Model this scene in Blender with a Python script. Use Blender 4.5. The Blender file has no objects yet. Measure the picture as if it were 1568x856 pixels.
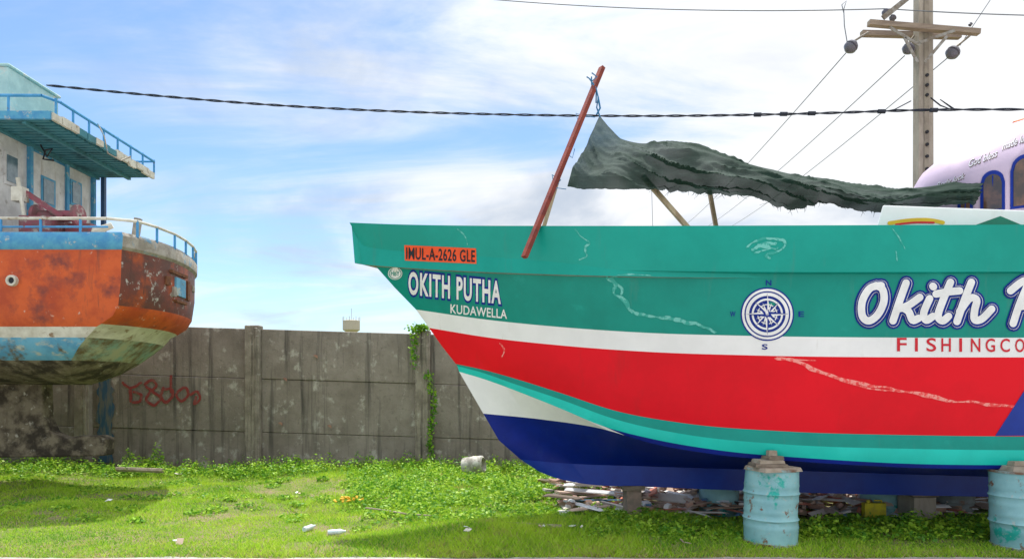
import bpy, bmesh, math, random
import numpy as np
from mathutils import Vector, Matrix, noise as mnoise
from mathutils.bvhtree import BVHTree
random.seed(7); rng=np.random.default_rng(7)
F=1045.0; HY=590.0; CH=1.85
sc=bpy.context.scene
def P(px,py,d): return Vector(((px-784)/F*d, d, CH+(HY-py)/F*d))
# ------------------------------------------------ materials
def pmat(name,c1,c2=None,scale=5,rough=.6,bump=0,bscale=40,stretch=(1,1,1),lo=.4,hi=.6,
         c3=None,s3=3,lo3=.55,hi3=.65,st3=(1,1,1),spec=.35,metal=0,transl=0,tcol=None,c4=None,s4=3,lo4=.55,hi4=.65,st4=(1,1,1),coat=0,alpha=1,
         c5=None,s5=3,lo5=.55,hi5=.65,st5=(1,1,1)):
    m=bpy.data.materials.new(name); m.use_nodes=True; nt=m.node_tree; N=nt.nodes; L=nt.links
    b=N['Principled BSDF']; out=N['Material Output']
    b.inputs['Roughness'].default_value=rough; b.inputs['Metallic'].default_value=metal
    b.inputs['Specular IOR Level'].default_value=spec
    b.inputs['Coat Weight'].default_value=coat
    b.inputs['Alpha'].default_value=alpha
    tc=N.new('ShaderNodeTexCoord')
    def nz(s,st,lo,hi,det=8):
        mp=N.new('ShaderNodeMapping'); mp.inputs['Scale'].default_value=st
        L.new(tc.outputs['Object'],mp.inputs['Vector'])
        n=N.new('ShaderNodeTexNoise'); n.inputs['Scale'].default_value=s; n.inputs['Detail'].default_value=det
        n.inputs['Roughness'].default_value=.65
        L.new(mp.outputs[0],n.inputs['Vector'])
        r=N.new('ShaderNodeMapRange'); r.inputs['From Min'].default_value=lo; r.inputs['From Max'].default_value=hi
        L.new(n.outputs['Fac'],r.inputs['Value']); return r.outputs[0]
    def mix(a,bc,f):
        x=N.new('ShaderNodeMix'); x.data_type='RGBA'
        L.new(f,x.inputs[0])
        if isinstance(a,tuple): x.inputs[6].default_value=(*a,1)
        else: L.new(a,x.inputs[6])
        x.inputs[7].default_value=(*bc,1); return x.outputs[2]
    col=None
    c2=c2 or tuple(v*.88 for v in c1)
    col=mix(c1,c2,nz(scale,stretch,lo,hi))
    if c3: col=mix(col,c3,nz(s3,st3,lo3,hi3))
    if c4: col=mix(col,c4,nz(s4,st4,lo4,hi4))
    if c5: col=mix(col,c5,nz(s5,st5,lo5,hi5))
    L.new(col,b.inputs['Base Color'])
    if bump:
        mp=nz(bscale,(1,1,1),0,1,5)
        bp=N.new('ShaderNodeBump'); bp.inputs['Strength'].default_value=bump; bp.inputs['Distance'].default_value=.02
        L.new(mp,bp.inputs['Height']); L.new(bp.outputs[0],b.inputs['Normal'])
    if transl:
        t=N.new('ShaderNodeBsdfTranslucent'); L.new(col,t.inputs[0])
        ms=N.new('ShaderNodeMixShader'); ms.inputs[0].default_value=transl
        L.new(b.outputs[0],ms.inputs[1]); L.new(t.outputs[0],ms.inputs[2]); L.new(ms.outputs[0],out.inputs[0])
    return m
# ------------------------------------------------ mesh helpers
def empty(name,loc=(0,0,0)):
    e=bpy.data.objects.new(name,None); e.location=loc; sc.collection.objects.link(e); return e
class MB:
    def __init__(s): s.v=[]; s.f=[]; s.m=[]
    def add(s,vs,fs,mi=0):
        o=len(s.v); s.v+= [tuple(v) for v in vs]
        for f in fs: s.f.append([i+o for i in f]); s.m.append(mi)
    def box(s,c,size,mi=0,rot=None,taper=1):
        hx,hy,hz=[q/2 for q in size]; vs=[]
        for z in(-1,1):
            k=taper if z>0 else 1
            for x,y in((-1,-1),(1,-1),(1,1),(-1,1)): vs.append(Vector((x*hx*k,y*hy*k,z*hz)))
        if rot is not None: vs=[rot@v for v in vs]
        c=Vector(c); vs=[v+c for v in vs]
        s.add(vs,[(3,2,1,0),(4,5,6,7),(0,1,5,4),(1,2,6,5),(2,3,7,6),(3,0,4,7)],mi)
    def beam(s,a,b,w,h,mi=0,up=(0,0,1)):
        a=Vector(a);b=Vector(b);d=(b-a); l=d.length; z=d.normalized(); x=z.cross(Vector(up))
        if x.length<1e-4: x=Vector((1,0,0))
        x.normalize(); y=z.cross(x); R=Matrix((x,y,z)).transposed()
        s.box((a+b)/2,(w,h,l),mi,R)
    def tube(s,a,b,r,r2=None,mi=0,n=8,cap=True):
        r2=r if r2 is None else r2
        a=Vector(a);b=Vector(b);z=(b-a).normalized(); x=z.cross(Vector((0,0,1)))
        if x.length<1e-3: x=Vector((1,0,0))
        x.normalize(); y=z.cross(x); vs=[]
        for p,rr in((a,r),(b,r2)):
            for i in range(n):
                t=2*math.pi*i/n; vs.append(p+x*math.cos(t)*rr+y*math.sin(t)*rr)
        fs=[(i,(i+1)%n,n+(i+1)%n,n+i) for i in range(n)]
        if cap: fs+= [tuple(range(n))[::-1],tuple(range(n,2*n))]
        s.add(vs,fs,mi)
    def path(s,pts,r,mi=0,n=6):
        for a,b in zip(pts[:-1],pts[1:]): s.tube(a,b,r,None,mi,n)
    def lathe(s,c,prof,n=28,mi=0,axis=None,mf=None):
        c=Vector(c); vs=[]
        for r,z in prof:
            for i in range(n):
                t=2*math.pi*i/n; v=Vector((r*math.cos(t),r*math.sin(t),z))
                if axis is not None: v=axis@v
                vs.append(v+c)
        o=len(prof)
        for k in range(o-1):
            fs=[(k*n+i,k*n+(i+1)%n,(k+1)*n+(i+1)%n,(k+1)*n+i) for i in range(n)]
            if k==0: base=len(s.v); s.v+=[tuple(v) for v in vs]
            for f in fs: s.f.append([i+base for i in f]); s.m.append(mi if mf is None else mf(k))
    def obj(s,name,mats,parent=None,smooth=None,loc=None,recalc=True):
        me=bpy.data.meshes.new(name); me.from_pydata(s.v,[],s.f)
        for m in (mats if isinstance(mats,(list,tuple)) else [mats]): me.materials.append(m)
        me.polygons.foreach_set('material_index',s.m)
        if recalc:
            bm=bmesh.new(); bm.from_mesh(me); bmesh.ops.recalc_face_normals(bm,faces=bm.faces); bm.to_mesh(me); bm.free()
        if smooth is not None:
            me.polygons.foreach_set('use_smooth',[True]*len(me.polygons)); me.set_sharp_from_angle(angle=math.radians(smooth))
        me.update()
        o=bpy.data.objects.new(name,me); sc.collection.objects.link(o)
        if parent: o.parent=parent
        if loc: o.location=loc
        return o
def herm(pts,x):
    a=np.array(pts,float); X=a[:,0]; Y=a[:,1]; s=np.gradient(Y,X) if len(X)>2 else np.full(2,(Y[1]-Y[0])/(X[1]-X[0]))
    i=np.clip(np.searchsorted(X,x)-1,0,len(X)-2); h=X[i+1]-X[i]; t=np.clip((x-X[i])/h,0,1)
    return (2*t**3-3*t**2+1)*Y[i]+(t**3-2*t**2+t)*h*s[i]+(-2*t**3+3*t**2)*Y[i+1]+(t**3-t**2)*h*s[i+1]
def wire(name,pts,r,mat,parent=None,res=1):
    cu=bpy.data.curves.new(name,'CURVE'); cu.dimensions='3D'; cu.bevel_depth=r; cu.bevel_resolution=res
    sp=cu.splines.new('POLY'); sp.points.add(len(pts)-1)
    for i,p in enumerate(pts): sp.points[i].co=(*p,1)
    cu.materials.append(mat); o=bpy.data.objects.new(name,cu); sc.collection.objects.link(o)
    if parent: o.parent=parent
    return o
def sag(a,b,s,n=24):
    a=Vector(a);b=Vector(b); return [a.lerp(b,i/n)-Vector((0,0,s*4*(i/n)*(1-i/n))) for i in range(n+1)]

# ------------------------------------------------ MATERIALS
TEAL=pmat('teal_paint',(.003,.295,.235),(.002,.25,.20),1.2,.34,bump=.05,bscale=4,c3=(.010,.34,.275),s3=2.2,lo3=.62,hi3=.72,spec=.25,c4=(.05,.25,.20),s4=3,lo4=.60,hi4=.85,st4=(2.5,1,.25))
TEAL2=pmat('teal_band_paint',(.006,.35,.285),(.004,.31,.25),1.2,.34,bump=.05,bscale=4,spec=.27,c4=(.05,.27,.22),s4=3,lo4=.60,hi4=.85,st4=(2.5,1,.25))
TEAL3=pmat('teal_strake_bounce_lit',(.012,.60,.50),(.01,.53,.44),1.5,.35,spec=.25)  # same hull teal, lightened to paint ground bounce into the strake's lower facet
RED=pmat('red_paint',(.84,.003,.016),(.75,.003,.014),1.1,.38,bump=.05,bscale=4,spec=.2,c4=(.62,.015,.02),s4=2.5,lo4=.58,hi4=.85,st4=(2,1,.3))
WHITE=pmat('white_paint',(.90,.90,.90),(.84,.84,.84),2,.35,bump=.02,bscale=6,c4=(.62,.60,.55),s4=3,lo4=.60,hi4=.9,st4=(2,1,.4))
NAVY=pmat('navy_paint',(.002,.018,.25),(.002,.014,.19),1.5,.35,c3=(.01,.03,.20),s3=4,lo3=.6,hi3=.75,spec=.22)
NAVY2=pmat('navy_keel_paint',(.006,.045,.36),(.005,.03,.28),1.5,.4)
INK=pmat('lettering_blue',(.006,.03,.28),rough=.45,spec=.2)
LWHITE=pmat('lettering_white',(.9,.9,.9),rough=.4)
LRED=pmat('lettering_red',(.70,.01,.03),rough=.4)
LORANGE=pmat('number_plate_orange',(.95,.10,.02),rough=.4)
LBLACK=pmat('lettering_black',(.015,.015,.02),rough=.4)
REFL=pmat('teal_painted_reflection',(.16,.56,.49),(.03,.38,.31),16,.4,lo=.46,hi=.54)  # pale teal that paints sunlight reflections onto the hull side
REFLR=pmat('red_painted_reflection',(.95,.32,.28),(.88,.06,.06),16,.4,lo=.46,hi=.54)  # pale red for the reflection streaks painted on the red band
DECK=pmat('deck_boards',(.32,.30,.26),(.2,.18,.15),4,.8,stretch=(1,8,1))
MAST=pmat('red_oxide_pole',(.27,.05,.03),(.16,.03,.025),9,.7,bump=.3)
TIMBER=pmat('raw_timber',(.62,.45,.30),(.42,.28,.18),8,.8,bump=.3,stretch=(1,1,.2))
ROPEB=pmat('blue_rope',(.05,.22,.42),rough=.8)
CONC=pmat('wall_concrete',(.33,.29,.25),(.22,.19,.16),1.6,.92,bump=.6,bscale=25,lo=.35,hi=.65,
   c3=(.50,.475,.42),s3=3.4,lo3=.57,hi3=.68,st3=(1.2,1,1.0),c4=(.10,.09,.08),s4=2.0,lo4=.52,hi4=.66,st4=(2.6,1,.12),c5=(.19,.165,.14),s5=9,lo5=.56,hi5=.72)
CONCP=pmat('wall_post_concrete',(.35,.31,.255),(.22,.19,.155),3,.92,bump=.6,bscale=25,c3=(.09,.08,.065),s3=3,lo3=.50,hi3=.64,st3=(3,1,.15),c4=(.46,.43,.38),s4=8,lo4=.60,hi4=.70)
CONCL=pmat('pole_concrete',(.44,.38,.31),(.32,.27,.22),5,.85,bump=.4,stretch=(1,1,.3),c3=(.22,.17,.13),s3=5,lo3=.56,hi3=.7,st3=(3,1,.2))
BLACKC=pmat('cable_black',(.022,.028,.045),rough=.6)
WIRE=pmat('aluminium_wire',(.16,.17,.19),rough=.6)
PORC=pmat('insulator_porcelain',(.16,.15,.18),rough=.25)
STEEL=pmat('galvanised_steel',(.35,.33,.30),(.2,.16,.12),10,.6,metal=.3)
RUST=pmat('rust',(.22,.09,.04),(.12,.05,.03),12,.9)

# ------------------------------------------------ WORLD
w=bpy.data.worlds.new("World"); sc.world=w; w.use_nodes=True
nt=w.node_tree; N=nt.nodes; L=nt.links; N.clear()
out=N.new('ShaderNodeOutputWorld'); bg=N.new('ShaderNodeBackground'); L.new(bg.outputs[0],out.inputs[0])
SUN_EL=math.radians(71)
sky=N.new('ShaderNodeTexSky'); sky.sky_type='NISHITA'; sky.sun_disc=False
sky.sun_elevation=SUN_EL; sky.sun_rotation=math.radians(0); sky.air_density=1.0; sky.dust_density=.6; sky.ozone_density=2.4
ST=.15; bg.inputs[1].default_value=ST
tc=N.new('ShaderNodeTexCoord'); sp=N.new('ShaderNodeSeparateXYZ'); L.new(tc.outputs['Generated'],sp.inputs[0])
def M(op,a,b=None,c=None,clamp=False):
    n=N.new('ShaderNodeMath'); n.operation=op; n.use_clamp=clamp
    for i,v in enumerate((a,b,c)):
        if v is None: continue
        if isinstance(v,(int,float)): n.inputs[i].default_value=v
        else: L.new(v,n.inputs[i])
    return n.outputs[0]
zz=M('ADD',M('MAXIMUM',sp.outputs[2],0),.26)
u=M('DIVIDE',sp.outputs[0],zz); v=M('DIVIDE',sp.outputs[1],zz)
cb=N.new('ShaderNodeCombineXYZ'); L.new(u,cb.inputs[0]); L.new(v,cb.inputs[1]); cb.inputs[2].default_value=3.3
mp=N.new('ShaderNodeMapping'); mp.inputs['Rotation'].default_value=(0,0,math.radians(-34)); mp.inputs['Scale'].default_value=(.6,1.6,1)
L.new(cb.outputs[0],mp.inputs[0])
def noise(vec,s,d,r=.55,dist=0):
    n=N.new('ShaderNodeTexNoise'); n.inputs['Scale'].default_value=s; n.inputs['Detail'].default_value=d
    n.inputs['Roughness'].default_value=r; n.inputs['Distortion'].default_value=dist; L.new(vec,n.inputs['Vector']); return n.outputs['Fac']
n1=noise(mp.outputs[0],1.6,12,.60,.9)
n2=noise(cb.outputs[0],.9,5,.5,.3)
n3=noise(cb.outputs[0],1.6,7,.55,.4)
bias=M('MULTIPLY',sp.outputs[0],.42)
back=M('MULTIPLY',sp.outputs[1],-.10)
hz=M('MULTIPLY',M('SUBTRACT',.16,sp.outputs[2]),.8)
up_=M('MULTIPLY',M('MAXIMUM',M('SUBTRACT',sp.outputs[2],.36),0),.8)
dens=M('ADD',M('ADD',M('ADD',M('ADD',M('MULTIPLY',n1,1.0),M('MULTIPLY',n2,.45)),bias),M('ADD',back,M('MAXIMUM',hz,0))),up_)
mr=N.new('ShaderNodeMapRange'); mr.interpolation_type='SMOOTHSTEP'; mr.inputs['From Min'].default_value=.39; mr.inputs['From Max'].default_value=.80
L.new(dens,mr.inputs['Value'])
mr2=N.new('ShaderNodeMapRange'); mr2.interpolation_type='SMOOTHSTEP'; mr2.inputs['From Min'].default_value=.44; mr2.inputs['From Max'].default_value=.66
L.new(n3,mr2.inputs['Value'])
cc=N.new('ShaderNodeMix'); cc.data_type='RGBA'; L.new(mr2.outputs[0],cc.inputs[0])
cc.inputs[6].default_value=(1.02/ST,1.04/ST,1.07/ST,1); cc.inputs[7].default_value=(.60/ST,.68/ST,.80/ST,1)
zb=M('ADD',M('MULTIPLY',M('MAXIMUM',M('SUBTRACT',sp.outputs[2],.42),0),1.9),1.0)
vm=N.new('ShaderNodeVectorMath'); vm.operation='SCALE'; L.new(cc.outputs[2],vm.inputs[0]); L.new(zb,vm.inputs['Scale'])
sb=N.new('ShaderNodeMix'); sb.data_type='RGBA'; sb.blend_type='MULTIPLY'; sb.inputs[0].default_value=1
L.new(sky.outputs[0],sb.inputs[6]); sb.inputs[7].default_value=(1.12,1.24,1.32,1)
mx=N.new('ShaderNodeMix'); mx.data_type='RGBA'; L.new(mr.outputs[0],mx.inputs[0]); L.new(sb.outputs[2],mx.inputs[6]); L.new(vm.outputs[0],mx.inputs[7])
L.new(mx.outputs[2],bg.inputs[0])
sl=bpy.data.lights.new('sun','SUN'); sl.energy=5.0; sl.angle=math.radians(.5); sl.color=(1,.96,.9)
so=bpy.data.objects.new('sun',sl); sc.collection.objects.link(so)
so.rotation_euler=Vector((.03,-.345,-1)).to_track_quat('-Z','Y').to_euler()

# ------------------------------------------------ CAMERA
cam=bpy.data.cameras.new('camera'); co=bpy.data.objects.new('camera',cam); sc.collection.objects.link(co)
co.location=(0,0,CH); co.rotation_euler=(math.pi/2,0,0); cam.sensor_width=36; cam.lens=36*F/1568; cam.shift_y=(HY-428)/1568
cam.clip_end=3000; sc.camera=co
sc.view_settings.view_transform='Standard'; sc.view_settings.look='None'; sc.view_settings.exposure=0

# ------------------------------------------------ GROUND
def gz(x,y):
    m=np.clip((y-7.6)/1.5,0,1)*np.clip((40-y)/10,0,1)
    return m*(.05*np.sin(x*.9+1)*np.sin(y*.8)+.03*np.sin(x*2.3+y*1.7)+.02*np.sin(y*3.1-x*1.3))
GRD=pmat('grassy_soil',(.13,.19,.03),(.24,.19,.11),1.5,.95,bump=.8,bscale=30,c3=(.09,.14,.02),s3=.6)
xs=np.concatenate([[-900,-300,-100,-40],np.linspace(-22,24,185),[40,100,300,900]])
ys=np.concatenate([[-300,-60,0],np.linspace(6,24,73),[40,100,300,1500]])
XX,YY=np.meshgrid(xs,ys); ZZ=gz(XX,YY)*(np.abs(XX)<25)
mb=MB(); nx=len(xs)
mb.v=[tuple(p) for p in np.stack([XX,YY,ZZ],-1).reshape(-1,3)]
mb.f=[(j*nx+i,j*nx+i+1,(j+1)*nx+i+1,(j+1)*nx+i) for j in range(len(ys)-1) for i in range(nx-1)]; mb.m=[0]*len(mb.f)
mb.obj('ground',GRD,smooth=60,recalc=False)
ROAD=pmat('road_concrete',(.42,.40,.37),(.33,.31,.29),6,.9,bump=.4)
mb=MB(); ex=np.linspace(-25,25,400); vs=[];fs=[]
for i,x in enumerate(ex):
    vs+=[(x,-12,.004),(x,7.32+.03*math.sin(x*3)+.05*mnoise.noise((x*5,0,0)),.006)]
    if i: fs.append((2*i-2,2*i,2*i+1,2*i-1))
mb.add(vs,fs); mb.obj('road',ROAD)

def fbm(x,y,s,seed):
    o=0
    for k in range(4):
        a=seed*1.7+k*2.1
        o=o+np.sin(x*s*(1.7**k)*math.cos(a)+y*s*(1.7**k)*math.sin(a)+seed*3+k)*np.sin(x*s*(1.6**k)*math.sin(a+1)-y*s*(1.6**k)*math.cos(a+1)+k*5)/(1.5**k)
    return o
def trimesh(name,V,nper,mat,faces_per,sm=False,matidx=None):
    me=bpy.data.meshes.new(name); n=len(V)//nper
    me.vertices.add(len(V)); me.vertices.foreach_set('co',V.reshape(-1).astype(np.float32))
    fp=np.array(faces_per); k=fp.shape[1]; base=(np.arange(n)*nper)[:,None,None]
    idx=(base+fp[None]).reshape(-1); nf=n*len(fp)
    me.loops.add(nf*k); me.loops.foreach_set('vertex_index',idx.astype(np.int32))
    me.polygons.add(nf); me.polygons.foreach_set('loop_start',(np.arange(nf)*k).astype(np.int32))
    me.polygons.foreach_set('loop_total',np.full(nf,k,np.int32))
    ms=mat if isinstance(mat,list) else [mat]
    for m in ms: me.materials.append(m)
    if matidx is not None: me.polygons.foreach_set('material_index',np.repeat(matidx,len(fp)).astype(np.int32))
    me.update(calc_edges=True); me.validate()
    o=bpy.data.objects.new(name,me); sc.collection.objects.link(o); return o
G1=pmat('grass_blade',(.36,.60,.03),(.50,.70,.05),.9,.6,transl=.42,c3=(.54,.50,.14),s3=2.5,lo3=.56,hi3=.70)
G2=pmat('grass_blade_dark',(.13,.35,.02),(.22,.46,.025),.9,.6,transl=.42)
G3=pmat('grass_blade_dry',(.50,.44,.18),(.38,.32,.12),.9,.8,transl=.3)
n=340000
d=7.33+(15.3-7.33)*rng.random(n)**1.05; xr=(rng.random(n)*2-1)*(d*.80+.8)
den=fbm(xr,d,1.5,2)+.6*fbm(xr,d,4.0,8); keep=(den>-.75)|(rng.random(n)<.33)
keep&=~((d>9.5)&(xr>.7)&(rng.random(n)<.92)&(d<15))
d=d[keep];xr=xr[keep];n=len(d)
big=fbm(xr,d,.9,5)
h=(.025+.045*rng.random(n))*(1+.45*np.clip(big,-1,1.5)); h*=1+1.0*np.clip((d-13.8)/1.2,0,1)*rng.random(n)
a=rng.random(n)*math.pi; wd=.004+.004*rng.random(n); le=(rng.random((n,2))-.5)*h[:,None]*2.2
z0=gz(xr,d)-.005
b1=np.stack([xr-wd*np.cos(a),d-wd*np.sin(a),z0],-1); b2=np.stack([xr+wd*np.cos(a),d+wd*np.sin(a),z0],-1)
tp=np.stack([xr+le[:,0],d+le[:,1],z0+h],-1)
pk=rng.random(n); dk_=.30+.28*np.clip(fbm(xr,d,1.9,11),-1,1); mi_=np.where(pk<dk_,1,0); mi_=np.where((rng.random(n)<.05+.16*np.clip((7.9-d)/.5,0,1)),2,mi_)
trimesh('grass',np.stack([b1,b2,tp],1).reshape(-1,3),3,[G1,G2,G3],[[0,1,2]],matidx=mi_)
W1=pmat('weed_leaf',(.28,.52,.035),(.42,.62,.05),2,.5,transl=.35)
W2=pmat('weed_leaf_dark',(.09,.27,.02),(.16,.36,.025),2,.5,transl=.35)
pts=[]
def scatter(px0,px1,d0,d1,count,hh,rad):
    for _ in range(count):
        dd=d0+(d1-d0)*random.random(); x=((px0+(px1-px0)*random.random())-784)/F*dd
        pts.append((x,dd,hh*(.5+random.random()),rad*(.5+random.random())))
scatter(-60,900,13.8,15.2,260,.27,.26)
scatter(540,960,10.6,13.8,230,.20,.26)
scatter(560,1000,9.2,11,90,.10,.25)
scatter(900,1620,8.2,9.4,120,.09,.22)
scatter(1180,1620,8.3,9.1,50,.18,.2)
scatter(-60,560,9,13.6,60,.06,.2)
for x,hh in((-8.2,.55),(-7.6,.65),(-5.9,.3),(-4.6,.3)): pts+= [(x,14.6,hh,.14)]*3
C=np.array(pts); reps=75; C=np.repeat(C,reps,0); n=len(C)
an=rng.random(n)*2*math.pi; rr=np.sqrt(rng.random(n))*C[:,3]
x=C[:,0]+rr*np.cos(an); y=np.minimum(C[:,1]+rr*np.sin(an),15.35); z=gz(x,y)+C[:,2]*rng.random(n)*(1-.6*(rr/C[:,3])**2)+.015
s=.012+.02*rng.random(n); t1=rng.normal(size=(n,3)); t1[:,2]*=.5; t1/=np.linalg.norm(t1,axis=1)[:,None]
t2=rng.normal(size=(n,3)); t2[:,2]*=.5; t2-=t1*(t1*t2).sum(1)[:,None]; t2/=np.linalg.norm(t2,axis=1)[:,None]
c=np.stack([x,y,z],-1); s=s[:,None]
V=np.stack([c-t1*s*1.3,c+t2*s*.7,c+t1*s*1.3,c-t2*s*.7],1).reshape(-1,3)
trimesh('weeds',V,4,[W1,W2],[[0,1,2,3]],matidx=(rng.random(n)<.4))

# ------------------------------------------------ WALL
WD=15.5
def wslope(x): return -.031*(max(-12,min(12,x))+5.84)
wall=empty('concrete_wall'); mb=MB(); pp=MB(); bk=MB()
x0=-5.84; sp_=3.83
for k in range(-5,8):
    xa=x0+k*sp_
    za=wslope(xa)
    pp.box((xa,WD-.06,(3.20+za-.4)/2),(.33,.26,3.20+za+.4))
    pp.box((xa+.10,WD-.20,(3.14+za-.4)/2),(.07,.05,3.14+za+.4))
    xb=xa+sp_; zb_=wslope(xb); l=xa+.165; r=xb-.165
    for (lo,hi) in((3.13,2.006),(2.0,.796),(.79,-.4)):
        j=random.uniform(-.014,.014)
        dz=lambda x:wslope(x)
        y0=WD-.03+j; y1=WD+.05
        vs=[(l,y0,hi+dz(l)),(r,y0,hi+dz(r)),(r,y0,lo+dz(r)),(l,y0,lo+dz(l)),(l,y1,hi+dz(l)),(r,y1,hi+dz(r)),(r,y1,lo+dz(r)),(l,y1,lo+dz(l))]
        mb.add(vs,[(0,1,2,3),(7,6,5,4),(3,2,6,7),(0,4,5,1),(0,3,7,4),(1,5,6,2)])
    bk.add([(l,WD+.06,3.1+wslope(l)),(r,WD+.06,3.1+wslope(r)),(r,WD+.06,-.4),(l,WD+.06,-.4)],[(0,1,2,3)])
o=mb.obj('panels',CONC,wall); bv=o.modifiers.new('b','BEVEL'); bv.width=.012; bv.segments=1
bk.obj('panel_backing',CONC,wall)
o=pp.obj('posts',CONCP,wall); bv=o.modifiers.new('b','BEVEL'); bv.width=.015; bv.segments=1
GRAF=pmat('graffiti_red',(.30,.055,.05),(.27,.16,.13),9,.9,lo=.5,hi=.68)
GRAB=pmat('blue_paint_stain',(.05,.12,.20),(.17,.18,.17),5,.9,stretch=(3,1,.5),lo=.45,hi=.6)
def ribbon(mb,pts,wd,proj,off=0.0,dof=0.00004,mi=0,jit=0):
    Q=[]
    p=[pts[0]]+list(pts)+[pts[-1]]
    for i in range(1,len(p)-2):
        a,b,c,dd=[np.array(q,float) for q in p[i-1:i+3]]
        for t in np.linspace(0,1,7)[:-1]:
            Q.append(.5*((2*b)+(-a+c)*t+(2*a-5*b+4*c-dd)*t*t+(-a+3*b-3*c+dd)*t**3))
    Q.append(np.array(pts[-1],float)); vs=[]; n=len(Q); sd=random.random()*50
    for i,q in enumerate(Q):
        tg=Q[min(i+1,n-1)]-Q[max(i-1,0)]; tg=tg/(np.linalg.norm(tg)+1e-9); nn=np.array([-tg[1],tg[0]])
        ww=wd*.5
        if jit:
            ww*=1+jit*(1.3*mnoise.noise((i*.13,sd,0))+.5*random.uniform(-1,1)); q=q+nn*mnoise.noise((i*.35,sd,4))*wd*jit
        if jit and (i==0 or i==n-1): ww*=.15
        o=off+dof*i
        for sgn in(-1,1):
            a=q+nn*ww*sgn; vs.append(proj(a[0],a[1],o))
    fs=[(2*i,2*i+1,2*i+3,2*i+2) for i in range(n-1)]
    mb.add(vs,fs,mi)
    if jit<.3:
        for q,oo in((Q[0],off-.0001),(Q[-1],off+dof*(n+1))):
            cvs=[proj(q[0]+wd*.5*math.cos(t),q[1]+wd*.5*math.sin(t),oo) for t in np.linspace(0,2*math.pi,13)[:-1]]
            mb.add(cvs,[tuple(range(12))],mi)
def wallproj(px,py,off): return P(px,py,WD-.05-off)
mb=MB()
for st in ([(188,586),(200,594),(216,586)],[(200,594),(200,614)],[(205,600),(216,604),(214,614),(204,616)],[(222,588),(232,582),(240,590),(230,600),(224,612),(236,620),(246,610),(234,600),(224,592)],
           [(262,576),(262,600)],[(250,594),(246,606),(254,616),(264,606),(262,596),(252,596)],[(274,598),(284,594),(288,606),(278,614),(270,606),(274,598)],[(292,604),(302,600),(306,612),(298,618),(300,608)]):
    ribbon(mb,st,4.2,wallproj,off=.003*random.random()+.002,jit=.25)
mb.obj('graffiti',GRAF,wall,recalc=False)
mb=MB(); vs=[];fs=[]
for i,y in enumerate(np.linspace(574,708,24)):
    vs+=[wallproj(150+random.uniform(-4,3),y,.001),wallproj(173+random.uniform(-4,3),y,.001)]
    if i: fs.append((2*i-2,2*i-1,2*i+1,2*i))
mb.add(vs,fs); mb.obj('blue_paint_stain',GRAB,wall,recalc=False)
mb=MB()
for a_,b_ in((484,545),(437,580),(430,648),(505,652)):
    q=P(a_,b_,WD-.08); mb.box(q,(.12,.02,.05),0,Matrix.Rotation(.6,3,'Y'),taper=.4)
mb.obj('red_leaf_marks',pmat('red_leaf_mark',(.40,.22,.15),(.25,.14,.1)),wall)  # small red leaf marks on the concrete panels
vp=[]
for _ in range(520):
    t=random.random()
    if t<.3: px=random.gauss(634,3.5)
    else: px=random.gauss(661+4*math.sin(t*14),3)
    if .26<t<.33 and random.random()<.6: continue
    vp.append(P(px,502+t*215,WD-.25-random.random()*.08))
for _ in range(260):
    vp.append(P(random.gauss(646,9),502+random.gauss(0,3),WD-.1-random.random()*.2))
c=np.array([tuple(q) for q in vp]); n=len(c)
s=(.02+.03*rng.random(n))[:,None]; t1=rng.normal(size=(n,3)); t1/=np.linalg.norm(t1,axis=1)[:,None]; t2=rng.normal(size=(n,3)); t2-=t1*(t1*t2).sum(1)[:,None]; t2/=np.linalg.norm(t2,axis=1)[:,None]
trimesh('climbing_vine',np.stack([c-t1*s,c+t2*s*.7,c+t1*s,c-t2*s*.7],1).reshape(-1,3),4,[W1,W2],[[0,1,2,3]],matidx=(rng.random(n)<.6))
tw=empty('water_tank_tower'); mb=MB(); c=P(538,500,120)
CR=pmat('tower_cream',(.5,.45,.38),rough=.8)
mb.lathe((c.x,c.y,0),[(.01,0),(.9,0),(.9,c.z-1),(1.5,c.z-.6),(1.5,c.z+1.0),(1.2,c.z+1.1),(.01,c.z+1.2)],16,0)
for q in range(8):
    t=q*math.pi/4; mb.tube((c.x+1.5*math.cos(t),c.y+1.5*math.sin(t),c.z+1),(c.x+1.5*math.cos(t),c.y+1.5*math.sin(t),c.z+1.7),.05)
mb.tube((c.x,c.y,c.z+1),(c.x,c.y,c.z+3.2),.05)
mb.obj('tank_and_stem',CR,tw)

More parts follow.
